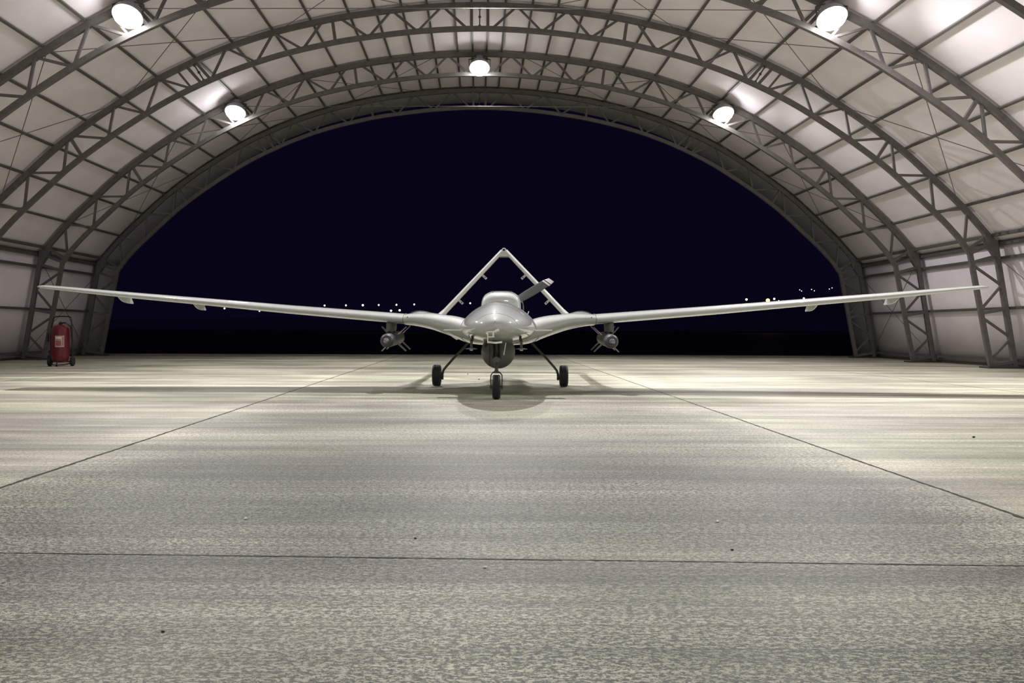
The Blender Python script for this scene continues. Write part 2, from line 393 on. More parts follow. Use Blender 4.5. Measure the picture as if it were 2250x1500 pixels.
for y, f in HR: rows.append([bm.verts.new((-1100+2200*i/NX, y, -1+f*hill_h(i))) for i in range(NX+1)])
for A, B in zip(rows, rows[1:]):
    for i in range(NX): bm.faces.new((A[i], A[i+1], B[i+1], B[i]))
tag(obj('hills', bm, M['hill'], None, True, 0), kind='structure')

# ------------------------------------------------------------------ hangar lamps
def lamp_proto(aim, m):
    """floodlight; aim = tilt of the beam from straight down, toward -y when positive"""
    t = empty('hangar_lamp'); Rm = Matrix.Rotation(-aim, 4, 'X')
    def tr(bm): bmesh.ops.transform(bm, matrix=Rm, verts=bm.verts); return bm
    bm = bmesh.new(); lathe(bm, [(.0, -.13), (.06, -.127), (.12, -.112), (.17, -.083), (.205, -.045), (.215, .0), (.215, .02), (.0, .02)], 28); obj('lamp_lens', tr(bm), m, t, True, 0)
    bm = bmesh.new(); lathe(bm, [(.222, .0), (.235, .0), (.238, .03), (.215, .10), (.15, .19), (.10, .24), (.10, .32), (.0, .325)], 32); obj('lamp_housing', tr(bm), M['house'], t, True)
    bm = bmesh.new(); sweep(bm, [(-.24, 0, .03), (-.25, .02, .20), (0, .12, .30), (.25, .02, .20), (.24, 0, .03)], .03, ref=(0, 1, 0), h=.012); sweep(bm, [(0, .12, .30), (0, .20, .30)], .03, ref=(0, 0, 1), h=.04); obj('bracket', bm, M['steel_d'], t)
    return t
LX, LZ, AZ = 5.63, 5.72, 6.76
lamps = []
rows_ = [(18.58, R(28), .48, 128), (12.94, R(30), 1.0, 132), (-1.16, R(-50), .58, 134)]
LL = {(0, -1): 'lit lamp glowing white, left one of the three on the second farthest arch',
      (0, 0): 'lit lamp glowing white at the crown of the second farthest arch, middle of the three',
      (0, 1): 'lit lamp glowing white, right one of the three on the second farthest arch',
      (1, -1): 'big white glowing lamp at the top left corner of the photo',
      (1, 0): 'white glowing lamp at the crown of the cut-off arch, above the frame',
      (1, 1): 'big white glowing lamp at the top right of the photo',
      (2, -1): 'lit lamp behind the camera on the left, out of the frame',
      (2, 0): 'lit lamp at the ridge behind the camera, out of the frame',
      (2, 1): 'lit lamp behind the camera on the right, out of the frame'}
for r, (y, aim, pw, cone) in enumerate(rows_):
    gm = mat('lit_lamp_glass', (1, 1, 1), .5, emit=(1.0, .975, .985), es=LAMP*(1.25 if r == 0 else 1.0 if r == 1 else .6)); proto = None
    for s in (-1, 0, 1):
        loc = (s*LX, y-.21, LZ if s else AZ)
        if proto is None: o = proto = lamp_proto(aim, gm); o.location = loc
        else: o = dup(proto, loc)
        tag(o, LL[(r, s)], 'lamp', 'floodlights on the hangar arches')
        ld = bpy.data.lights.new('beam', 'SPOT'); ld.energy = BEAM*pw; ld.color = (1.0, .965, .975); ld.spot_size = R(cone); ld.spot_blend = 1.0; ld.shadow_soft_size = .07 if r < 2 else .2
        lo = bpy.data.objects.new('beam', ld); COL.objects.link(lo); lo.parent = o
        dr = Vector(((-.36 if r < 2 else -.5)*s, -math.sin(aim), -math.cos(aim))).normalized(); lo.rotation_euler = dr.to_track_quat('-Z', 'Y').to_euler()
        lo.location = Vector((0, -math.sin(aim), -math.cos(aim)))*.215
# lamp supply wires strung between the side lamps
for y, lb in ((18.58, 'thin horizontal wire strung between the outer lamps of the second farthest arch'), (12.94, 'thin horizontal wire strung across the hangar near the top edge between the big lamps')):
    bm = bmesh.new(); sweep(bm, [(-LX+.1, y-.1, LZ+.17 + 0), (0, y-.1, LZ+.19), (LX-.1, y-.1, LZ+.17)], .007, 6)
    tag(obj('lamp_wire', bm, M['cable']), lb, 'wire')
# crossed bracing cables
def cable(p, q, lb, r=.007):
    bm = bmesh.new(); sweep(bm, [p, q], r, 6); tag(obj('bracing_cable', bm, M['cable']), lb, 'cable', None)
def on(px, y, s): x, z = O(px); return (s*(x-.02), y, z-.03)
for s, sd in ((-1, 'left'), (1, 'right')):
    for (ya, yb, bay) in ((YT[2], YT[3], 'nearest braced bay'), (YT[0], YT[1], 'farthest bay')):
        for (pa, pb, h_) in ((456, 786, 'upper'), (786, 1060, 'lower'), (120, 456, 'crown')):
            cable(on(pa, ya, s), on(pb, yb, s), 'thin cable, %s roof, %s panel on the %s, falling toward the camera' % (bay, h_, sd))
            cable(on(pb, ya, s), on(pa, yb, s), 'thin cable, %s roof, %s panel on the %s, falling away from the camera' % (bay, h_, sd))
    ya, yb = YT[0], YT[1]; xa, xb = s*(OKNEE[0]-.02), s*(OFOOT[0]-.03)
    cable((xa, ya, OKNEE[1]-.2), (xb, yb, .15), 'thin wall cable in the farthest bay on the %s, top end at the opening' % sd)
    cable((xa, yb, OKNEE[1]-.2), (xb, ya, .15), 'thin wall cable in the farthest bay on the %s, foot at the opening' % sd)
    ya, yb = YT[2], YT[3]
    cable((xa, ya, OKNEE[1]-.2), (xb, yb, .15), 'thin wall bracing cable beside the %s column of the middle arch, falling toward the camera' % sd)

# ------------------------------------------------------------------ the aircraft (local: x right, y aft, z up; origin on the slab under the wing)
uav = empty('unmanned_aircraft', (.262, 10.0, 0), -math.atan(.0469))
tag(uav, 'light grey unmanned aircraft with long straight wings and inverted V tail, parked on the concrete', 'aircraft')
def ring_section(y, w_, zt, zb, zm, n=48, eu=1.62, el=2.0):
    out = []
    for j in range(n):
        a = 2*math.pi*j/n; c, s = math.cos(a), math.sin(a); e = eu if s >= 0 else el
        x = w_*math.copysign(abs(c)**(2/e), c); z = zm + (zt-zm if s >= 0 else zm-zb)*math.copysign(abs(s)**(2/e), s)
        out.append((x, y, z))
    return out
ST = [(-2.16, .0, .775, .768, .771, 2.0), (-2.15, .045, .80, .745, .770, 2.0), (-2.12, .10, .828, .722, .768, 1.95), (-2.05, .165, .862, .692, .764, 1.9), (-1.92, .235, .905, .658, .758, 1.8),
      (-1.72, .305, .955, .630, .752, 1.72), (-1.45, .365, 1.005, .610, .747, 1.66), (-1.1, .412, 1.045, .597, .744, 1.62), (-.7, .430, 1.066, .588, .744, 1.60)]
bm = bmesh.new(); rings = []
N = 44
for i in range(N+1):
    y = -2.16 + (1.46)*(i/N)**1.6; q = smooth_interp(ST, y); rings.append(ring_section(y, max(q[0], .002), q[1], q[2], q[3], eu=q[4]))
loft(bm, rings); nose = obj('nose_section', bm, M['paint'], uav, True, 40)
ST2 = [(-.70, .452, 1.074, .578, .742, 1.58), (-.45, .465, 1.08, .560, .74, 1.58), (0, .45, 1.08, .548, .74, 1.62), (.5, .39, 1.075, .552, .76, 1.7), (1.0, .31, 1.06, .60, .80, 1.9), (1.5, .24, 1.02, .68, .85, 2.0), (1.92, .16, 1.0, .80, .90, 2.0)]
bm = bmesh.new(); rings = []
for i in range(31):
    y = -.70+2.62*i/30; q = smooth_interp(ST2, y); rings.append(ring_section(y, q[0], q[1], q[2], q[3], eu=q[4]))
loft(bm, rings); fus = obj('center_fuselage', bm, M['paint'], uav, True, 40)
def seam_ring(y, frm, to, up=.0003):
    q = smooth_interp(ST, y); pts = ring_section(y, q[0]+up, q[1]+up, q[2]-up, q[3], 96, q[4])[frm:to]
    bm = bmesh.new(); sweep(bm, pts, .0011, 5); obj('panel_seam', bm, M['seam'], nose)
seam_ring(-1.93, 4, 45); seam_ring(-1.0, 3, 46)
# air inlet on the nose and short seam under it
bm = bmesh.new(); box(bm, -.015, .015, -2.085, -2.04, .832, .846, .003); obj('air_inlet', bm, M['black'], nose)
bm = bmesh.new(); box(bm, -.0015, .0015, -2.145, -2.10, .785, .822); obj('panel_seam', bm, M['seam'], nose)
# wing
def foil(le, te, zc, th, x, n=14, camber=.02, tilt=0):
    up, lo = [], []
    for i in range(n+1):
        u = (1-math.cos(math.pi*i/n))/2; c = te-le
        t = 5*(.2969*math.sqrt(u)-.126*u-.3516*u*u+.2843*u**3-.1036*u**4); cz = camber*c*4*u*(1-u)
        z = zc + cz - tilt*(u-.3)*c
        up.append((x, le+c*u, z+t*th)); lo.append((x, le+c*u, z-t*th))
    return up + list(reversed(lo[1:-1]))
CW = [(.0, -.80, 1.25, .665, .25), (.30, -.74, 1.20, .69, .27), (.43, -.66, 1.12, .730, .29), (.55, -.58, 1.02, .768, .27), (.70, -.51, .92, .805, .235), (.85, -.46, .82, .838, .205), (1.0, -.43, .72, .855, .172), (1.10, -.415, .64, .860, .15), (1.163, -.41, .56, .858, .138)]
bm = bmesh.new(); rings = []
for i in range(-30, 31):
    x = 1.163*i/30; q = smooth_interp(CW, abs(x)); rings.append(foil(q[0], q[1], q[2], q[3], x, 18, .0))
loft(bm, rings); cw = obj('center_wing', bm, M['paint'], uav, True, 40)
WG = [(1.163, -.40, .50, .853, .128), (1.6, -.385, .48, .888, .124), (2.6, -.35, .44, .967, .110), (3.6, -.31, .39, 1.056, .094), (4.8, -.26, .32, 1.160, .076), (5.53, -.21, .27, 1.232, .060), (5.82, -.17, .25, 1.258, .050), (5.89, -.13, .235, 1.264, .038), (5.92, -.05, .21, 1.266, .012)]
for s in (-1, 1):
    bm = bmesh.new(); rings = []
    xs = [1.170+(5.77-1.170)*i/26 for i in range(27)] + [5.82, 5.86, 5.89, 5.91, 5.92]
    for x in xs:
        q = interp(WG, x); rings.append(foil(q[0], q[1], q[2], q[3], s*x, 16, .018))
    loft(bm, rings); wg = obj('outer_wing', bm, M['paint'], uav, True, 40)
    q = interp(WG, 1.166); bm = bmesh.new(); sweep(bm, [p for p in foil(q[0]-.003, q[1]-.01, q[2], q[3]+.006, s*1.166, 16, .018)], .003, 5); obj('panel_seam', bm, M['seam'], wg)
    # flap and aileron joint lines along the lower trailing edge
    for xa, xb in ((1.35, 3.05), (3.2, 5.4)):
        bm = bmesh.new(); P = []
        for i in range(9):
            x = xa+(xb-xa)*i/8; q = interp(WG, x); c = q[1]-q[0]; u = .74; t = 5*(.2969*math.sqrt(u)-.126*u-.3516*u*u+.2843*u**3-.1036*u**4)
            P.append((s*x, q[0]+c*u, q[2]+.018*c*4*u*(1-u)-t*q[3]-.0005))
        sweep(bm, P, .0025, 5); obj('flap_seam', bm, M['seam'], wg)
    # swept hinge fairings hanging from the wing
    for x in (3.91, 4.89):
        q = interp(WG, x); z = q[2]-.012; c = q[1]-q[0]; ya = q[0]+c*.50
        prof = [(-.08, .0), (-.03, -.035), (.05, -.066), (.12, -.082), (.22, -.092), (.34, -.094), (.36, -.088), (.33, -.06), (.30, -.03), (.28, .0)]
        bm = bmesh.new(); A = [bm.verts.new((s*x-.006, ya+a, z+b)) for a, b in prof]; B = [bm.verts.new((s*x+.006, ya+a, z+b)) for a, b in prof]
        bm.faces.new(A); bm.faces.new(list(reversed(B)))
        for k_ in range(len(prof)): j = (k_+1) % len(prof); bm.faces.new((A[k_], A[j], B[j], B[k_]))
        bmesh.ops.bevel(bm, geom=list(bm.edges), offset=.003, segments=2, affect='EDGES')
        obj('hinge_fairing', bm, M['paint'], wg, True)
    bm = bmesh.new(); sph(bm, (s*1.11, -.405, .885), .008, 10); obj('bolt', bm, M['rim'], cw, True)
    # weapon pylon
    bm = bmesh.new(); q = interp(WG, 1.352); zt = q[2]-.02
    rings = []
    for zz, ya, yb, t in ((zt, -.30, .22, .052), (.78, -.33, .16, .050), (.718, -.35, .14, .046), (.706, -.34, .13, .036)):
        rings.append([(s*1.352+cx*t, (ya+yb)/2+cy*(yb-ya)/2, zz) for cx, cy in [(math.copysign(abs(math.cos(a))**.8, math.cos(a)), math.copysign(abs(math.sin(a))**.8, math.sin(a))) for a in [2*math.pi*i_/24 for i_ in range(24)]]])
    loft(bm, rings); obj('weapon_pylon', bm, M['turret'], uav, True, 40)
    # tail boom with its saddle fairing
    bm = bmesh.new(); ys = [.0, .15, .4, .8, 1.4, 2.2, 3.0, 3.55, 3.68, 3.72]; rs = [.02, .05, .066, .066, .060, .055, .052, .052, .035, .01]
    sweep(bm, [(s*1.05, y, .905+.012*y) for y in ys], rs, 20); boom = obj('tail_boom', bm, M['paint'], uav, True)
    bm = bmesh.new(); rings = []
    for i in range(17):
        u = i/16; y = -.22+1.25*u; e = math.sin(math.pi*min(1, u*.98+.01))**.7
        rings.append([(s*1.03+.165*e*math.cos(a), y, .900+.072*e*math.sin(a)) for a in [2*math.pi*j/24 for j in range(24)]])
    loft(bm, rings); obj('boom_fairing', bm, M['paint'], uav, True, 50)
    # inverted V tail
    bm = bmesh.new(); A = Vector((s*1.06, 0, .955)); B = Vector((s*.03, 0, 2.05)); d = (B-A).normalized(); nn = Vector((-d.z, 0, d.x))*s
    rings = []
    TT = [(-.03, 3.02, 3.72, .125), (.03, 3.10, 3.70, .102), (.09, 3.16, 3.67, .088), (.5, 3.20, 3.62, .080), (1.0, 3.26, 3.58, .070)]
    for f in [-.03, -.01, .01, .03, .05, .07, .09] + [.09+.91*i/14 for i in range(1, 15)]:
        le, te, th = interp(TT, f)
        c = A.lerp(B, f); ring = []
        for (_, y, z) in foil(le, te, 0, th, 0, 14, 0): ring.append(c + Vector((0, y, 0)) + nn*z)
        rings.append(ring)
    loft(bm, rings); tf = obj('tail_fin', bm, M['paint'], uav, True, 45)
    for f in (.27, .655):
        c = A.lerp(B, f); inn = nn if nn.x*s < 0 else -nn
        inn = inn.normalized(); bm = bmesh.new(); p0 = c+inn*.02+Vector((0, 3.42, 0)); p1 = c+inn*.125+Vector((0, 3.42, 0))+Vector((0, 0, 0))
        sweep(bm, [p0, p0.lerp(p1, .7), p1], [.050, .046, .030], ref=(0, 1, 0), h=.040); 
        hb = obj('hinge_bracket', bm, M['paint'], tf, False)
        bm = bmesh.new(); cc = p0.lerp(p1, .72); lathe(bm, [(.0, -.003), (.010, -.003), (.010, .003), (.0, .003)], 12, 'y', cc-Vector((0, .027, 0))); obj('bracket_hole', bm, M['black'], tf)
# apex joint with its tail camera
bm = bmesh.new(); lathe(bm, [(.0, 3.24), (.034, 3.24), (.042, 3.27), (.042, 3.58), (.0, 3.60)], 24, 'y', (0, 0, 2.055)); ap = obj('tail_apex', bm, M['paint'], uav, True)
bm = bmesh.new(); v = [bm.verts.new((x, y, z)) for y in (3.30, 3.52) for x, z in ((-.05, 2.03), (.05, 2.03), (.075, 1.955), (-.075, 1.955))]; bm.faces.new(v[:4]); bm.faces.new(v[7:3:-1]); [bm.faces.new((v[i], v[(i+1) % 4], v[4+(i+1) % 4], v[4+i])) for i in range(4)]; obj('gusset', bm, M['paint'], ap)
bm = bmesh.new(); lathe(bm, [(.0, 3.232), (.020, 3.232), (.020, 3.242), (.0, 3.242)], 16, 'y', (0, 0, 2.058)); obj('tail_light', bm, M['black'], ap)
# saddle ribs on the boom fairing tops
for s in (-1, 1):
    for k_ in range(3):
        bm = bmesh.new(); y = .18+.2*k_; sweep(bm, [(s*1.03+.15*math.cos(a), y, .902+.072*math.sin(a)) for a in [math.pi*(.1+.8*i_/12) for i_ in range(13)]], .003, 5); obj('panel_seam', bm, M['seam'], uav)

# engine cowling, intake, pipe, propeller
bm = bmesh.new(); rings = []
for y, hw, zt in ((.60, .205, 1.10), (.61, .235, 1.165), (.64, .250, 1.200), (.70, .259, 1.226), (.85, .266, 1.246), (1.1, .268, 1.256), (1.5, .25, 1.245), (1.8, .20, 1.20), (1.96, .12, 1.14)):
    rings.append(ring_section(y, hw, zt, .88, .98, 40, eu=3.4, el=3))
loft(bm, rings); cowl = obj('engine_cowling', bm, M['paint'], uav, True, 50)
bm = bmesh.new(); P = [p for p in ring_section(.90, .2685, 1.2545, .88, .98, 64, 3.4, 3)[:33]]; sweep(bm, P, .004, 6); obj('cowling_rim', bm, M['paint'], cowl)
bm = bmesh.new(); box(bm, -.155, .155, 1.0, 1.3, 1.245, 1.274, .01); obj('air_scoop', bm, M['black'], cowl)
bm = bmesh.new(); sweep(bm, [(-.14, .86, 1.232), (-.11, .84, 1.238), (-.10, .84, 1.242)], .006, 6); obj('latch', bm, M['black'], cowl)
bm = bmesh.new(); sweep(bm, [(.25, .95, 1.125), (.275, .95, 1.123), (.293, .95, 1.105), (.303, .95, 1.07), (.306, .95, 1.02), (.306, .95, .95), (.300, .95, .90)], .008, 8); obj('breather_pipe', bm, M['rim'], uav, True)
bm = bmesh.new(); sweep(bm, [(.355, .35, .93), (.37, .35, .975)], .006, 6); obj('antenna', bm, M['white'], uav)
HUB = Vector((0, 2.08, 1.045))
bm = bmesh.new(); lathe(bm, [(.0, -.06), (.07, -.06), (.075, .02), (.06, .10), (.03, .16), (.0, .18)], 24, 'y', HUB); prop = obj('propeller_hub', bm, M['blade'], uav, True)
ang0 = math.atan2(.60, 1.0)
for q_ in (0, math.pi):
    def blade_ring(r, wd, th, pitch, skew=0):
        ca, sa = math.cos(ang0+q_), math.sin(ang0+q_); rad = Vector((ca, 0, sa)); tan = Vector((-sa, 0, ca)); ax = Vector((0, 1, 0)); out = []
        for j in range(16):
            a = 2*math.pi*j/16; u = math.cos(a)*wd/2; v = math.sin(a)*th/2
            du = tan*math.cos(pitch)+ax*math.sin(pitch); dv = -tan*math.sin(pitch)+ax*math.cos(pitch)
            out.append(HUB+rad*(r+skew*u)+du*u+dv*v)
        return out
    bm = bmesh.new(); loft(bm, [blade_ring(r, w_, t, p) for r, w_, t, p in ((.05, .06, .05, .9), (.14, .095, .035, .75), (.25, .125, .024, .55), (.42, .140, .018, .4), (.60, .138, .014, .3), (.74, .126, .012, .25))] + [blade_ring(.755, .126, .010, .24, -.4)])
    bl = obj('propeller_blade', bm, M['blade'], uav, True, 50)
    bm = bmesh.new(); loft(bm, [blade_ring(.756, .127, .0108, .24, -.4), blade_ring(.782, .120, .0105, .24, -.4)]); obj('blade_stripe', bm, M['white'], bl)
    bm = bmesh.new(); loft(bm, [blade_ring(.782, .1195, .0100, .24, -.4), blade_ring(.797, .116, .0098, .24, -.4)]); obj('blade_stripe', bm, M['black'], bl)
    bm = bmesh.new(); loft(bm, [blade_ring(.797, .1165, .0104, .24, -.4), blade_ring(.86, .085, .008, .22, -.45)]); obj('blade_tip', bm, M['white'], bl)
# nose probe bracket, side plates
def bar(name, pts, wd, h_, m=None, par=None):
    bm = bmesh.new(); sweep(bm, pts, wd, ref=(0, 1, 0), h=h_); return obj(name, bm, M[m or 'cream'], par or uav)
pb = bar('probe_bracket', [(-.097, -2.15, .714), (-.02, -2.15, .716), (.005, -2.15, .718)], .02, .011)
bar('probe_fin', [(-.002, -2.15, .718), (.018, -2.15, .731), (.040, -2.15, .735)], .02, .024, par=pb)
bm = bmesh.new(); v = [bm.verts.new((x, y, z)) for y in (-2.16, -2.148) for x, z in ((-.098, .722), (-.070, .714), (-.070, .680), (-.094, .700))]
bm.faces.new(v[:4]); bm.faces.new(v[7:3:-1]); [bm.faces.new((v[i], v[(i+1) % 4], v[4+(i+1) % 4], v[4+i])) for i in range(4)]
obj('bracket_gusset', bm, M['cream'], pb)
bar('bracket_post', [(-.073, -2.15, .714), (-.073, -2.15, .603)], .015, .010, par=pb)
bar('sensor_arm', [(-.073, -2.15, .664), (-.006, -2.15, .666)], .015, .010, par=pb)
bar('sensor_arm', [(-.018, -2.15, .709), (-.018, -2.15, .664)], .02, .014, par=pb)
bar('gear_door', [(-.074, -2.02, .612), (.0, -2.02, .605), (.066, -2.02, .612)], .10, .018)
bar('gear_door_rod', [(.100, -1.62, .60), (.078, -1.64, .47)], .010, .010)
for s in (-1, 1):
    bm = bmesh.new(); box(bm, min(s*.41, s*.615), max(s*.41, s*.615), -1.05, -.93, .722, .737, .005); obj('side_plate', bm, M['cream'], uav)
    # belly blade antenna with disc foot
    bm = bmesh.new(); sweep(bm, [(s*.252, -1.62, .665), (s*.252, -1.63, .635), (s*.262, -1.655, .61), (s*.262, -1.66, .545)], .04, ref=(0, 1, 0), h=.026)
    an = obj('belly_antenna', bm, M['gear'], uav, True)
    bm = bmesh.new(); lathe(bm, [(.0, .545), (.02, .545), (.062, .536), (.062, .531), (.018, .527), (.0, .527)], 24, 'z', (s*.262, -1.66, 0)); obj('antenna_disc', bm, M['turret'], an, True)
    bm = bmesh.new(); lathe(bm, [(.0, .527), (.018, .527), (.016, .516), (.0, .514)], 16, 'z', (s*.262, -1.66, 0)); obj('antenna_cap', bm, M['white'], an, True)
    # belly hatch line
    bm = bmesh.new(); sweep(bm, [(s*.20, -.66, .600), (s*.30, -.62, .622), (s*.37, -.60, .648)], .004, 5); obj('panel_seam', bm, M['seam'], fus)
# camera turret under the belly
bm = bmesh.new(); sph(bm, (0, -.80, .482), .196, 40, (1, .95, 1)); tu = obj('camera_turret', bm, M['turret'], uav, True, 0)
bm = bmesh.new(); lathe(bm, [(.0, .50), (.16, .50), (.165, .56), (.165, .62), (.0, .62)], 32, 'z', (0, -.80, 0)); obj('turret_mount', bm, M['turret'], tu, True)
bm = bmesh.new(); pts = [Vector((-.095, -.80, .482)) + Vector((0, -math.cos(a)*.172, math.sin(a)*.172)) for a in [R(-75+150*i/20) for i in range(21)]]
sweep(bm, pts, .003, 5); obj('panel_seam', bm, M['seam'], tu)
bm = bmesh.new(); m4 = Matrix.Translation((-.128, -.905, .535)) @ Matrix.Rotation(R(50), 4, 'Z') @ Matrix.Diagonal((.02, .03, .075, 1)); bmesh.ops.create_uvsphere(bm, u_segments=20, v_segments=12, radius=1, matrix=m4); obj('turret_window', bm, M['glass'], tu, True)
# wheels
def wheel(parent, cx, cy, r, wd, name='tire'):
    h = wd/2; prof = [(r*.55, -h*.62), (r*.74, -h*.93), (r*.82, -h), (r*.89, -h*.97), (r*.945, -h*.82), (r*.98, -h*.62)]
    for g in (-.36, 0, .36): prof += [(r, h*(g-.12)), (r*.955, h*(g-.08)), (r*.955, h*(g+.08)), (r, h*(g+.12))]
    prof += [(r*.98, h*.62), (r*.945, h*.82), (r*.89, h*.97), (r*.82, h), (r*.74, h*.93), (r*.55, h*.62)]
    bm = bmesh.new(); lathe(bm, prof, 48, 'x', (cx, cy, r)); t = obj(name, bm, M['rubber'], parent, True, 30)
    bm = bmesh.new(); lathe(bm, [(.0, -h*.55), (r*.2, -h*.7), (r*.25, -h*.5), (r*.54, -h*.45), (r*.58, -h*.60), (r*.58, h*.60), (r*.54, h*.45), (r*.25, h*.5), (r*.2, h*.7), (.0, h*.55)], 32, 'x', (cx, cy, r)); obj('wheel_rim', bm, M['rim'], t, True)
    return t
# nose gear
YN = -1.57
bm = bmesh.new(); box(bm, -.052, -.034, YN-.03, YN+.05, .43, .64, .004); box(bm, .034, .052, YN-.03, YN+.05, .43, .64, .004); box(bm, -.034, .034, YN+.01, YN+.04, .44, .64); ng = obj('nose_gear', bm, M['gear'], uav)
bm = bmesh.new(); lathe(bm, [(.0, -.055), (.028, -.055), (.034, -.045), (.034, .045), (.0, .045)], 24, 'y', (0, YN, .42)); obj('pivot', bm, M['turret'], ng, True)
bm = bmesh.new(); sweep(bm, [(0, YN, .60), (0, YN, .42), (0, YN, .31), (0, YN, .29), (0, YN, .275)], [.022, .020, .018, .03, .035], 16); obj('strut', bm, M['gear'], ng, True)
bm = bmesh.new(); sweep(bm, [(-.055, YN, .10), (-.060, YN, .20), (-.058, YN, .255), (-.035, YN, .285), (0, YN, .292), (.035, YN, .285), (.058, YN, .255), (.060, YN, .20), (.055, YN, .10)], .040, ref=(0, 1, 0), h=.012); obj('fork', bm, M['gear'], ng, True)
bm = bmesh.new(); lathe(bm, [(.0, -.07), (.014, -.07), (.014, .07), (.0, .07)], 12, 'x', (0, YN, .131)); obj('axle', bm, M['gear'], ng, True)
bm = bmesh.new(); sweep(bm, [(-.02, YN-.01, .58), (-.012, YN-.03, .5), (.012, YN-.035, .47), (.018, YN-.03, .44)], .006, 6); obj('hydraulic_hose', bm, M['black'], ng, True)
wheel(uav, 0, YN, .131, .084)
YM = .32
for s in (-1, 1):
    bm = bmesh.new(); sweep(bm, [(s*.40, YM-.05, .575), (s*.47, YM-.03, .50), (s*.60, YM, .365), (s*.70, YM, .252), (s*.735, YM, .205), (s*.748, YM, .16), (s*.750, YM, .085)], [.034, .032, .027, .022, .020, .018, .016], ref=(0, 1, 0), h=.030)
    mg = obj('main_gear_leg', bm, M['gear'], uav, True)
    bm = bmesh.new(); lathe(bm, [(.0, -.022), (.024, -.022), (.030, -.012), (.030, .02), (.0, .02)], 16, 'x', (s*.763, YM, .13)); obj('brake_unit', bm, M['gear'], mg, True)
    for dz in (-.02, .015, .045):
        bm = bmesh.new(); sph(bm, (s*.738, YM-.02, .13+dz), .008, 8); obj('brake_bolt', bm, M['gear'], mg, True)
    wheel(uav, s*.822, YM, .140, .105)

# ------------------------------------------------------------------ guided bombs under the pylons (top-level; each hangs from its pylon)
def bomb():
    t = empty('guided_bomb')
    tilt = R(-1.8)
    def X(p): v = Vector(p); return Vector((v.x, v.y*math.cos(tilt)-v.z*math.sin(tilt), v.y*math.sin(tilt)*-1+v.z*math.cos(tilt)))
    def T(bm):
        for v in bm.verts: v.co = X(v.co)
        return bm
    bm = bmesh.new(); lathe(bm, [(.040, -.55), (.058, -.545), (.074, -.525), (.082, -.49), (.083, -.46), (.083, .40), (.078, .43), (.05, .44), (.0, .44)], 40, 'y'); body = obj('bomb_body', T(bm), M['bomb'], t, True)
    bm = bmesh.new(); lathe(bm, [(.0, -.592), (.018, -.588), (.032, -.573), (.040, -.55), (.040, -.54), (.0, -.54)], 32, 'y'); obj('seeker_dome', T(bm), M['lens'], t, True)
    for y in (-.36, .05):
        bm = bmesh.new(); lathe(bm, [(.0835, y-.004), (.0848, y), (.0835, y+.004)], 40, 'y'); obj('body_band', T(bm), M['fin'], body, True)
    for ys, span, ch in ((-.05, .215, .12), (.34, .215, .10)):
        for k_ in range(4):
            a = R(45+90*k_); d = Vector((math.cos(a), 0, math.sin(a))); n_ = Vector((-math.sin(a), 0, math.cos(a)))
            bm = bmesh.new(); vs = []
            for hw in (-.005, .005):
                for r_, y_ in ((.075, ys), (span, ys+.05), (span, ys+.05+ch*.6), (.075, ys+ch)): vs.append(bm.verts.new(d*r_+n_*hw+Vector((0, y_, 0))))
            bm.faces.new(vs[:4]); bm.faces.new(vs[7:3:-1]); [bm.faces.new((vs[i], vs[(i+1) % 4], vs[4+(i+1) % 4], vs[4+i])) for i in range(4)]
            obj('bomb_fin', T(bm), M['fin'], t)
    for y in (-.16, .06):
        bm = bmesh.new(); box(bm, -.018, .018, y-.02, y+.02, .078, .095, .003); obj('suspension_lug', T(bm), M['gear'], body)
    return t
th = -math.atan(.0469)
def to_world(p):
    return Vector((.262, 10.0, 0)) + Matrix.Rotation(th, 3, 'Z') @ Vector(p)
b1 = bomb(); b1.location = to_world((-1.322, -.12, .617)); b1.rotation_euler = (0, 0, th)
tag(b1, 'dark grey finned guided bomb hanging under the wing left of the nose', 'bomb', 'bombs under the wings')
b2 = dup(b1, to_world((1.322, -.12, .617)), th); tag(b2, 'dark grey finned guided bomb hanging under the wing right of the nose', 'bomb', 'bombs under the wings')

# ------------------------------------------------------------------ wheeled fire extinguisher by the left wall
fx = empty('fire_extinguisher', (-8.09, 15.40, 0), R(8)); tag(fx, 'large red wheeled fire extinguisher standing by the left wall', 'fire extinguisher')
bm = bmesh.new(); lathe(bm, [(.0, .075), (.10, .08), (.142, .11), (.156, .16), (.158, .22), (.158, .66), (.152, .72), (.13, .765), (.09, .79), (.045, .80), (.0, .80)], 40); cyl = obj('cylinder', bm, M['red'], fx, True)
bm = bmesh.new(); lathe(bm, [(.0, .79), (.03, .79), (.032, .83), (.018, .835), (.018, .86), (.0, .86)], 16); obj('valve', bm, M['black'], fx, True)
bm = bmesh.new(); sweep(bm, [(-.195, .06, .10), (-.195, .06, .62), (-.180, .08, .80), (-.165, .10, .90), (-.15, .11, .945), (-.12, .115, .962), (0, .115, .966), (.12, .115, .962), (.15, .11, .945), (.165, .10, .90), (.180, .08, .80), (.195, .06, .62), (.195, .06, .10)], .013, 10); obj('push_handle', bm, M['black'], fx, True)
for s in (-1, 1):
    bm = bmesh.new(); lathe(bm, [(.05, -.022), (.085, -.025), (.09, -.015), (.09, .015), (.085, .025), (.05, .022)], 28, 'x', (s*.205, .05, .091)); wh = obj('wheel', bm, M['rubber'], fx, True)
    bm = bmesh.new(); lathe(bm, [(.0, -.015), (.05, -.015), (.05, .015), (.0, .015)], 20, 'x', (s*.205, .05, .091)); obj('wheel_hub', bm, M['red'], wh, True)
bm = bmesh.new(); sweep(bm, [(-.20, .05, .09), (.20, .05, .09)], .012, 8); obj('axle', bm, M['black'], fx)
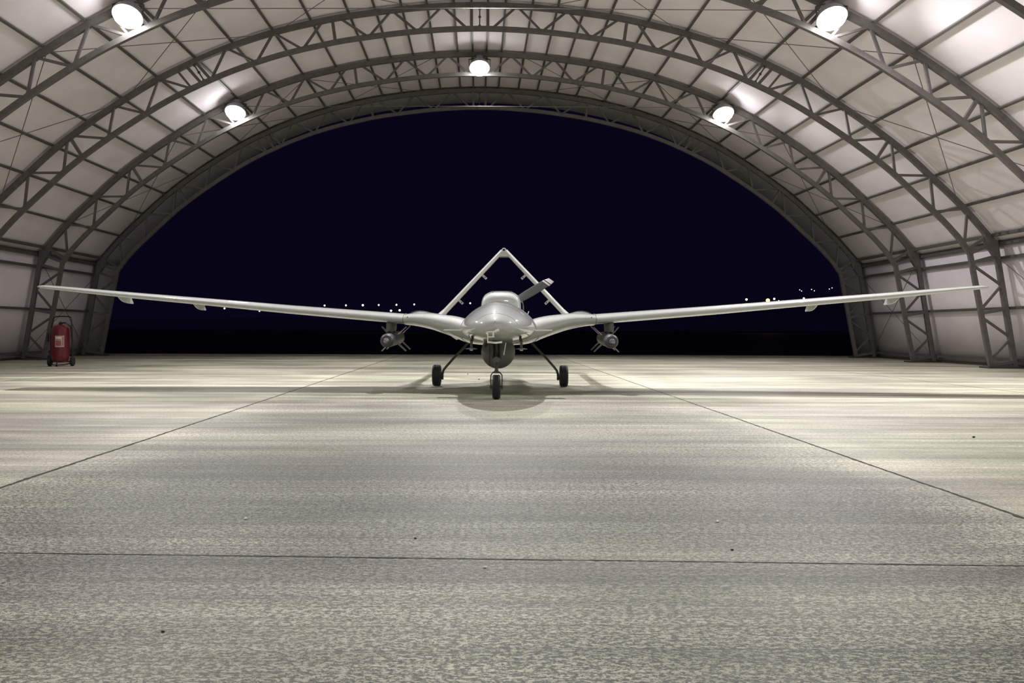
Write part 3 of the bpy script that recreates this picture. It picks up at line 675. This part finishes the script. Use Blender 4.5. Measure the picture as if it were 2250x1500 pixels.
bm = bmesh.new(); sweep(bm, [(-.18, .02, .06), (-.13, -.14, .035), (0, -.19, .03), (.13, -.14, .035), (.18, .02, .06)], .011, 8); sweep(bm, [(0, -.19, .03), (0, -.14, .12)], .012, 8); lathe(bm, [(.0, 0), (.02, 0), (.02, .03), (.0, .03)], 10, 'z', (0, -.19, 0)); obj('foot_frame', bm, M['black'], fx, True)
# hose coiled over the side
bm = bmesh.new(); sweep(bm, [(.03, -.01, .835), (.12, -.05, .84), (.195, -.03, .77), (.215, -.02, .62), (.212, -.02, .55)], .015, 10); obj('hose', bm, M['black'], fx, True)
bm = bmesh.new(); sweep(bm, [(-.205, -.04, .64), (-.213, -.04, .56), (-.212, -.04, .47)], [.014, .024, .020], 10); obj('discharge_horn', bm, M['black'], fx, True)
# instruction label on the cylinder: frame, text block, pictogram column
def patch(name, a0, a1, z0, z1, rad, m, par, n=8):
    bm = bmesh.new(); rows = []
    for z in (z0, z1): rows.append([(bm.verts.new((rad*math.sin(R(a0+(a1-a0)*i/n)), -rad*math.cos(R(a0+(a1-a0)*i/n)), z)), bm.verts.new(((rad-.002)*math.sin(R(a0+(a1-a0)*i/n)), -(rad-.002)*math.cos(R(a0+(a1-a0)*i/n)), z))) for i in range(n+1)])
    A, B = rows
    for i in range(n):
        bm.faces.new((A[i][0], A[i+1][0], B[i+1][0], B[i][0])); bm.faces.new((A[i][1], B[i][1], B[i+1][1], A[i+1][1]))
        bm.faces.new((A[i][0], A[i][1], A[i+1][1], A[i+1][0])); bm.faces.new((B[i][0], B[i+1][0], B[i+1][1], B[i][1]))
    bm.faces.new((A[0][0], B[0][0], B[0][1], A[0][1])); bm.faces.new((A[n][0], A[n][1], B[n][1], B[n][0]))
    return obj(name, bm, M[m], par, True, 30)
lb = patch('instruction_label', -14, 44, .375, .595, .160, 'plate', cyl)
patch('label_print', -10, 25, .535, .575, .1605, 'white', lb); patch('label_print', -10, 25, .395, .50, .1605, 'ink', lb)
patch('label_print', -10, 40, .580, .592, .1605, 'ink', lb)
for i in range(8): patch('label_print', -9+4*i, -6.5+4*i, .510, .525, .1605, 'ink', lb, 2)
for i in range(5): patch('label_pictogram', 31, 39, .400+.034*i, .430+.034*i, .1605, 'ink', lb, 3)
# ------------------------------------------------------------------ little things lying on the slab
def stone(px, py, size, m, lbl, flat=.6):
    D = EYE*1750/(py-723); x = (px-1052)/1750*D
    bm = bmesh.new(); bmesh.ops.create_icosphere(bm, subdivisions=2, radius=1)
    for v in bm.verts: v.co *= 1+random.uniform(-.22, .22); v.co = Vector((v.co.x*size, v.co.y*size*.8, v.co.z*size*flat))
    o = obj('pebble' if m == 'pebble' else 'paint_chip', bm, M[m]); o.location = (x, D, size*flat*.8)
    tag(o, lbl, 'pebble' if m == 'pebble' else 'chip', 'bits of debris on the slab')
stone(914, 1184, .0045, 'pebble', 'small black pebble on the concrete just above the nearest cross joint, near the middle')
stone(1610, 1207, .0050, 'pebble', 'small black pebble right of the middle, just above the nearest cross joint')
stone(360, 1391, .0045, 'pebble', 'small black pebble on the concrete near the bottom left corner')
stone(2140, 958, .010, 'pebble', 'black pebble on the pale slab at the far right')
stone(1028, 822, .011, 'pebble', 'tiny dark pebble between the left main wheel and nose wheel, farther of two')
stone(1053, 834, .011, 'pebble', 'tiny dark pebble between the left main wheel and nose wheel, nearer of two')
stone(541, 1142, .0075, 'chip', 'small white chip on the concrete, left of the middle')
stone(1578, 1145, .0075, 'chip', 'small white chip on the concrete, right of the middle')
stone(1067, 1247, .006, 'chip', 'small white chip on the concrete straight in front of the nose wheel')

# ------------------------------------------------------------------ lights of the town and airfield, far beyond the slab
def street_lamp(px, py, D, r, lbl, m='town_w', pole=True):
    if not pole:                            # a house light stands on the hillside
        D = 561
        while D < 899 and hill_z((px-1052)/1750*D, D) < EYE+(723-py)/1750*D-1.5*r: D += 1
    x = (px-1052)/1750*D; z = EYE+(723-py)/1750*D
    t = empty('street_lamp' if pole else 'distant_light', (x, D, -.2 if pole else z)); tag(t, lbl, 'light', 'lights of the distant town')
    z0 = z+.2 if pole else 0
    bm = bmesh.new(); sph(bm, (0, 0, z0), r, 10); obj('lamp_head', bm, M[m], t, True, 0)
    if pole:
        bm = bmesh.new(); sweep(bm, [(0, .1, 0), (0, .1, z0+r)], .045, 6); obj('lamp_pole', bm, M['black'], t)
    else:
        bm = bmesh.new(); box(bm, -1.2*r, 1.2*r, r*1.2, r*2.2, -1.5*r, 1.5*r); obj('lit_housefront', bm, M['black'], t)
for px, py, lbl in ((760, 671.5, 'distant street lamp, second from the left above the left wing'), (797, 671, 'bright distant street lamp, third from the left above the left wing'),
                    (832, 670.5, 'distant street lamp, fourth from the left above the left wing'), (871, 670, 'distant street lamp, fifth from the left above the left wing'),
                    (910, 669, 'distant street lamp, rightmost of the row above the left wing'), (1033, 666, 'lone distant street lamp on a pole just left of the engine cowling'),
                    (713, 672, 'distant street lamp, leftmost of the row above the left wing')):
    street_lamp(px, py, 260, .26 if px not in (797,) else .33, lbl)
for px, py, r, lbl in ((859, 683, .33, 'distant lamp touching the wing top, left of the pair near the wing joint'), (878, 682, .33, 'distant lamp touching the wing top, right of the pair near the wing joint'),
                       (493, 679, .26, 'distant light below the left wing, leftmost'), (497, 673, .15, 'faint distant light grazing the underside of the left wing'),
                       (570, 685, .18, 'faint distant light below the left wing, middle one'), (605, 685, .20, 'faint distant light below the left wing, rightmost')):
    street_lamp(px, py, 260, r, lbl)
for px, py, r, m, lbl in ((1640, 656, .34, 'town_w', 'white distant lamp left of the orange light'), (1687, 658, .62, 'town_o', 'large orange light glowing above the right wing'),
                          (1701, 654.5, .30, 'town_w', 'white distant lamp just right of the orange light'), (1711, 659, .20, 'town_w', 'dim distant lamp low beside the orange light'),
                          (1766, 653, .28, 'town_w', 'distant lamp halfway between the orange light and the right opening edge'), (1832, 652, .28, 'town_w', 'distant lamp close to the right edge of the hangar opening')):
    street_lamp(px, py, 260, r, lbl, m)
for px, py, lbl in ((1757, 634.5, 'hillside house light, left pair, upper one'), (1761, 637, 'hillside house light, left pair, lower one'), (1783, 633.5, 'hillside house light, middle pair, left one'),
                    (1789, 636.5, 'hillside house light, middle pair, right one'), (1822, 632.5, 'hillside house light, right pair, bright left one'), (1828, 630, 'hillside house light, right pair, faint right one')):
    street_lamp(px, py, 540, .42, lbl, 'town_w', False)
